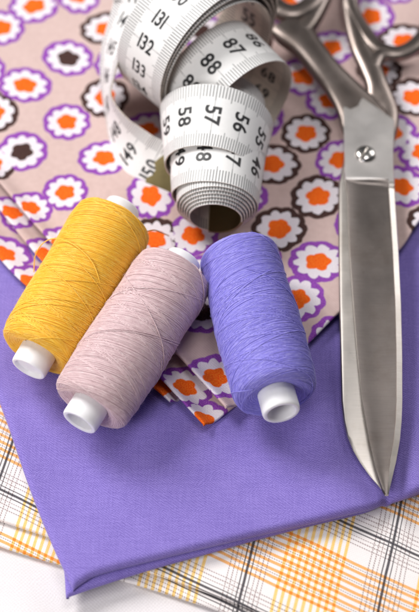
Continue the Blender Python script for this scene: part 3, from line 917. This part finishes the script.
def build_scissors():
    root = empty('scissors', at(365, 300, 1.3), 'large steel tailor scissors with bow handles lying along the right side', 'scissors')
    # ---------- upper blade: left edge, right edge by photo row
    ys = np.r_[np.linspace(84, 172, 18), np.linspace(174, 190, 14), np.linspace(194, 400, 32), np.linspace(404, 494, 34)]
    def L(y): return np.interp(y, [84, 112, 172, 190, 250, 300, 350, 400, 440, 470, 490, 494], [343, 343.5, 345, 347.5, 350, 353.5, 357.5, 362.5, 369.5, 376.5, 382.5, 385])
    def R(y): return np.interp(y, [84, 112, 150, 172, 190, 250, 300, 350, 400, 420, 440, 460, 475, 485, 494], [392, 393, 393.5, 394, 395, 399, 401.5, 402.8, 403, 402.2, 400.3, 396.6, 393, 390.6, 388.6])
    rows, mi = [], []
    for y in ys:
        zt = z_sc(y) + 0.36
        pl = at(L(y), y, zt)[0]; pr = at(R(y), y, zt)[0]; Y = at(365, y, zt)[1]
        w = pr - pl
        b = min(0.20, 0.28 * w)                   # bright ground strip on the right
        # 1 on the pivot block, 0 on the hollow blade; the shoulder runs slightly aslant
        def blk(f): return float(np.clip((181.0 + 2.0 * f + 5.0 * max(0, f - .75) / .25 - y) / 3.5, 0, 1))
        tk = 0.30 if y < 400 else 0.30 * max(0.30, (500 - y) / 100.0) ** 0.7
        sec = []
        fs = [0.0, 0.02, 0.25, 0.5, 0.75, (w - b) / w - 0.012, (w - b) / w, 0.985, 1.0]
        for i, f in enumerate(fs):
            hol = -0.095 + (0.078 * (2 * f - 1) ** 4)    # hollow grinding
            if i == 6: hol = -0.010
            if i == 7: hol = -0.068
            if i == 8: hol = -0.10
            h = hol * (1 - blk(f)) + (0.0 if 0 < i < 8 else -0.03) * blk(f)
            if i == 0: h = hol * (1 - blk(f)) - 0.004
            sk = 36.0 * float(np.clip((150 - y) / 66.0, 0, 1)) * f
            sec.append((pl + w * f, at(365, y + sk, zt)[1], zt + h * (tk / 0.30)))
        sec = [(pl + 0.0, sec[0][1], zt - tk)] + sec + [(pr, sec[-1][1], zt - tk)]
        rows.append(sec)
    V, F, n, m = sweep(rows)
    mi = []
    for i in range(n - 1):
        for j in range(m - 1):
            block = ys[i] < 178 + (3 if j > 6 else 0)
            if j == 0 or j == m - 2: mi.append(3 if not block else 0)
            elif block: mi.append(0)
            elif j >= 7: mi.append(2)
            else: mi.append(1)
    # order of the faces in grid_faces is i-major like above
    F = [tuple(f) for f in F]
    bot = [tuple((i * m, i * m + m - 1, (i + 1) * m + m - 1, (i + 1) * m)) for i in range(n - 1)]
    F += bot; mi += [0] * len(bot)
    F.append(tuple(range(m))[::-1]); mi.append(0)
    F.append(tuple((n - 1) * m + j for j in range(m))); mi.append(2)
    o = obj('blade', V, F, [M['steel'], M['hollow'], M['bright'], M['side_shade']], root, mat_idx=mi)
    e = o.modifiers.new('split', 'EDGE_SPLIT'); e.split_angle = 0.45
    # ---------- lower blade
    ys2 = np.r_[np.linspace(128, 400, 40), np.linspace(404, 494, 36)]
    def L2(y): return np.interp(y, [84, 128, 185, 250, 300, 400, 420, 435, 450, 462, 474, 485, 494], [356, 350, 338.5, 338.6, 339.2, 341.5, 343.6, 347, 353, 360, 368.5, 377.5, 385.5])
    def R2(y): return np.interp(y, [84, 128, 185, 300, 400, 450, 480, 494], [392, 388, 378, 378, 381, 386, 387, 387])
    rows, mi = [], []
    for y in ys2:
        zt = z_sc(y) - 0.03
        pl = at(L2(y), y, zt)[0]; pr = at(R2(y), y, zt)[0]; Y = at(365, y, zt)[1]
        w = max(pr - pl, 0.04)
        tk = 0.20 if y < 400 else 0.20 * max(0.25, (500 - y) / 100.0)
        fs = [0.0, 0.035, 0.10, 0.5, 1.0]; hs = [-0.07, -0.02, 0.0, 0.0, 0.0]
        sec = [(pl + 0.03, Y, zt - tk)] + [(pl + w * f, Y, zt + h * tk / .20) for f, h in zip(fs, hs)] + [(pr, Y, zt - tk)]
        rows.append(sec)
    V, F, n, m = sweep(rows)
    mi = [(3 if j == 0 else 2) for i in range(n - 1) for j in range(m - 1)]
    F = [tuple(f) for f in F]
    F += [(i * m, i * m + m - 1, (i + 1) * m + m - 1, (i + 1) * m) for i in range(n - 1)]; mi += [0] * (n - 1)
    F.append(tuple(range(m))[::-1]); mi.append(0)
    F.append(tuple((n - 1) * m + j for j in range(m))); mi.append(2)
    o = obj('blade', V, F, [M['steel'], M['hollow'], M['bright'], M['side_shade']], root, mat_idx=mi)
    e = o.modifiers.new('split', 'EDGE_SPLIT'); e.split_angle = 0.5
    # ---------- handles: a bar swept along a path with a rounded-rectangle section
    def bar(path, n=90, closed=False, pw=2.6):
        """path rows: px, py, z centre, half width, half height"""
        C = np.array([[*at(p[0], p[1], p[2]), p[3], p[4]] for p in path])
        if closed:
            C = np.vstack([C[-2:], C, C[:3]])
            R_ = catmull(C, n * 2)
            d = np.linalg.norm(R_[:, :3] - C[2, :3], axis=1)
            i0 = d[: n // 2 + 10].argmin(); i1 = n + d[n:].argmin()
            R_ = R_[i0:i1]
        else: R_ = catmull(C, n)
        P = R_[:, :3]
        T = np.gradient(P, axis=0); T /= np.linalg.norm(T, axis=1)[:, None]
        up = np.array([0, 0, 1.0])
        Sd = np.cross(T, up); Sd /= np.linalg.norm(Sd, axis=1)[:, None]
        Up = np.cross(Sd, T)
        a = np.arange(20) * 2 * PI / 20
        ca = np.sign(np.cos(a)) * np.abs(np.cos(a)) ** (2 / pw); sa = np.sign(np.sin(a)) * np.abs(np.sin(a)) ** (2 / pw)
        V = P[:, None, :] + 1.32 * R_[:, 3][:, None, None] * ca[None, :, None] * Sd[:, None, :] + R_[:, 4][:, None, None] * sa[None, :, None] * Up[:, None, :]
        k = len(P)
        F = [tuple(f) for f in tube_faces(k, 20, 0)]
        if closed:
            F += [((k - 1) * 20 + j, (k - 1) * 20 + (j + 1) % 20, (j + 1) % 20, j) for j in range(20)]
        else:
            F += [tuple(range(20))[::-1], tuple((k - 1) * 20 + j for j in range(20))]
        return V.reshape(-1, 3), F
    def join(ms):
        Vs, Fs, b = [], [], 0
        for V, F in ms:
            Vs.append(V); Fs += [tuple(i + b for i in f) for f in F]; b += len(V)
        return np.vstack(Vs), Fs
    zt = lambda y: float(z_sc(y)) + 0.20
    # left handle belongs to the upper blade
    sh1 = bar([(369, 140, zt(140) - .02, .62, .155), (365, 122, zt(122) - .01, .68, .165), (356, 106, zt(104), .58, .175), (342, 89, zt(88) + .03, .47, .22), (325, 70, zt(70) + .06, .42, .28),
               (308, 49, zt(49) + .08, .44, .30), (295, 34, zt(32) + .10, .56, .29), (285, 24, zt(20) + .12, .58, .25)])
    rc_ = (292, -58); ring = []
    for k in range(14):
        a = 2 * PI * k / 14 + PI / 2
        x = rc_[0] + 40 * math.cos(a); y = rc_[1] + 72 * math.sin(a)
        ring.append((x, y, zt(y) + .12 + .1 * math.sin(a), .31, .28))
    ring1 = bar(ring, 110, True, 2.2)
    brace = bar([(298, 34, zt(34) + .10, .34, .28), (309, 23, zt(22) + .11, .28, .28), (319, 6, zt(5) + .12, .26, .28), (329, -18, zt(-18) + .12, .27, .28)], 40)
    V, F = join([sh1, ring1, brace])
    o = obj('handle', V, F, M['handle'], root)
    o.modifiers.new('split', 'EDGE_SPLIT').split_angle = 0.9
    # right handle belongs to the lower blade
    zt2 = lambda y: float(z_sc(y)) - 0.02
    sh2 = bar([(376, 150, zt2(150), .42, .15), (383, 119, zt2(115), .42, .17), (381, 103, zt2(100) + .08, .40, .20), (377, 86, zt2(86) + .14, .32, .24), (370, 68, zt2(66) + .16, .31, .23),
               (361, 50, zt2(50) + .16, .28, .22), (354, 28, zt2(28) + .16, .25, .21), (350, 5, zt2(5) + .16, .24, .2)])
    ring = []
    rc_ = (392, -14)
    for k in range(16):
        a = 2 * PI * k / 16 + PI / 2
        x = rc_[0] + 43 * math.cos(a) + (3 if math.sin(a) > .5 else 0); y = rc_[1] + 68 * math.sin(a)
        ring.append((x, y, zt2(y) + .16, .24, .22))
    ring2 = bar(ring, 120, True, 2.4)
    gus = bar([(374, 80, zt2(76) + .16, .20, .21), (373, 66, zt2(66) + .17, .24, .22), (380, 56, zt2(56) + .17, .22, .21), (394, 54, zt2(54) + .165, .19, .2)], 40)
    V, F = join([sh2, ring2, gus])
    o = obj('handle', V, F, M['handle'], root)
    o.modifiers.new('split', 'EDGE_SPLIT').split_angle = 0.9
    # ---------- shoulder of the lower blade that shows beside the pivot block
    # ---------- pivot screw: domed head with a slot
    zs = z_sc(154) + 0.37
    c = at(365.5, 154, zs)
    rs = 0.335
    prof = [(rs + .03, -.02), (rs + .02, .015), (rs, .045), (rs * .93, .075), (rs * .7, .11), (rs * .4, .13), (0.002, .138)]
    m = len(prof); nth = 48
    V = np.array([[c[0] + r * math.cos(2 * PI * k / nth), c[1] + r * math.sin(2 * PI * k / nth), c[2] + h] for k in range(nth) for r, h in prof])
    sa = math.radians(62)
    # cut the slot by pressing a narrow band of the dome down
    d = (V[:, 0] - c[0]) * -math.sin(sa) + (V[:, 1] - c[1]) * math.cos(sa)
    F = grid_faces(nth, m, True)
    s = obj('screw', V, F, M['screw'], root)
    ca, sn = math.cos(sa), math.sin(sa)
    hw, hl = 0.045, rs * 0.97
    bv = []
    for z in (c[2] + .0, c[2] + .146):
        for u_, v_ in ((-hl, -hw), (hl, -hw), (hl, hw), (-hl, hw)):
            bv.append((c[0] + u_ * ca - v_ * sn, c[1] + u_ * sn + v_ * ca, z))
    bf = [(3, 2, 1, 0), (4, 5, 6, 7), (0, 1, 5, 4), (1, 2, 6, 5), (2, 3, 7, 6), (3, 0, 4, 7)]
    # slot floor: dark recess modelled as two half domes would be hidden at this size, so the slot is a real cut
    cutm = bpy.data.meshes.new('cut'); cutm.from_pydata([tuple((np.array(v) - np.array(list(root['_org']))) * CM) for v in [(x, y, z + .075) for x, y, z in bv]], [], bf)
    bm = bmesh.new(); bm.from_mesh(s.data)
    bm2 = bm
    # subdivide the dome and push the slot band down
    bmesh.ops.triangulate(bm, faces=bm.faces[:])
    for _ in range(4):
        ed = [e for e in bm.edges if e.calc_length() > 0.0005]
        bmesh.ops.subdivide_edges(bm, edges=ed, cuts=1)
        bmesh.ops.triangulate(bm, faces=bm.faces[:])
    cc = (np.array(c) - np.array(list(root['_org']))) * CM
    for v in bm.verts:
        dx, dy = v.co.x - cc[0], v.co.y - cc[1]
        dd = abs(-dx * sn + dy * ca) / CM
        if dd < hw + 0.01:
            v.co.z = min(v.co.z, cc[2] + (0.02 if dd < hw else 0.06) * CM)
    bm.to_mesh(s.data); bm.free(); bpy.data.meshes.remove(cutm)
    for p in s.data.polygons: p.use_smooth = True
    s.modifiers.new('split', 'EDGE_SPLIT').split_angle = 0.7

# ------------------------------------------------------------------ light, camera, render settings
def area(name, loc, target, size, power, color=(1, 1, 1), size_y=None):
    l = bpy.data.lights.new(name, 'AREA'); l.energy = power; l.color = color
    l.shape = 'RECTANGLE'; l.size = size * CM; l.size_y = (size_y or size) * CM
    o = bpy.data.objects.new(name, l); COL.objects.link(o)
    o.location = Vector(loc) * CM
    d = (Vector(target) - Vector(loc)).normalized()
    o.rotation_euler = d.to_track_quat('-Z', 'Y').to_euler()
    return o

def build_light():
    w = bpy.data.worlds.new('World'); scene.world = w; w.use_nodes = True
    bg = w.node_tree.nodes['Background']; bg.inputs[0].default_value = (0.97, 0.97, 1.0, 1); bg.inputs[1].default_value = 0.055
    area('softbox', (-64, 52, 84), (0, 0, 1), 44, 13.6, (1.0, 0.985, 0.965), 44)
    area('reflector', (46, 44, 46), (5, 0, 1), 30, 1.3, (1.0, 0.99, 0.98))
    area('window_light', (-30, -33, 30), (-6, -10, 1), 22, 1.45, (1.0, 0.98, 0.97))
    area('top_light', (8, 6, 78), (0, 0, 1), 26, 1.5, (1.0, 0.99, 0.98))

def build_camera():
    c = bpy.data.cameras.new('camera'); o = bpy.data.objects.new('camera', c); COL.objects.link(o)
    o.location = Vector(CAMPOS) * CM
    o.rotation_euler = (PI / 2 - ELEV, 0, 0)
    c.sensor_fit = 'VERTICAL'; c.sensor_height = 36; c.sensor_width = 24
    c.lens = 36 * DIST / VIEWH
    c.clip_start = 0.01; c.clip_end = 20
    c.dof.use_dof = True
    fp = at(280, 400, 2.0)
    c.dof.focus_distance = float((fp - CAMPOS) @ FWD) * CM
    c.dof.aperture_fstop = 9.0
    scene.camera = o

build_table(); build_plaid(); build_violet(); build_floral(); build_spools(); build_tape(); build_scissors()
build_light(); build_camera()
for o in bpy.data.objects:
    for k in ('_org', '_root'):
        if k in o: del o[k]
scene.view_settings.view_transform = 'Standard'
scene.view_settings.look = 'None'
scene.view_settings.exposure = 0.0
scene.render.engine = 'CYCLES'
scene.cycles.use_denoising = True
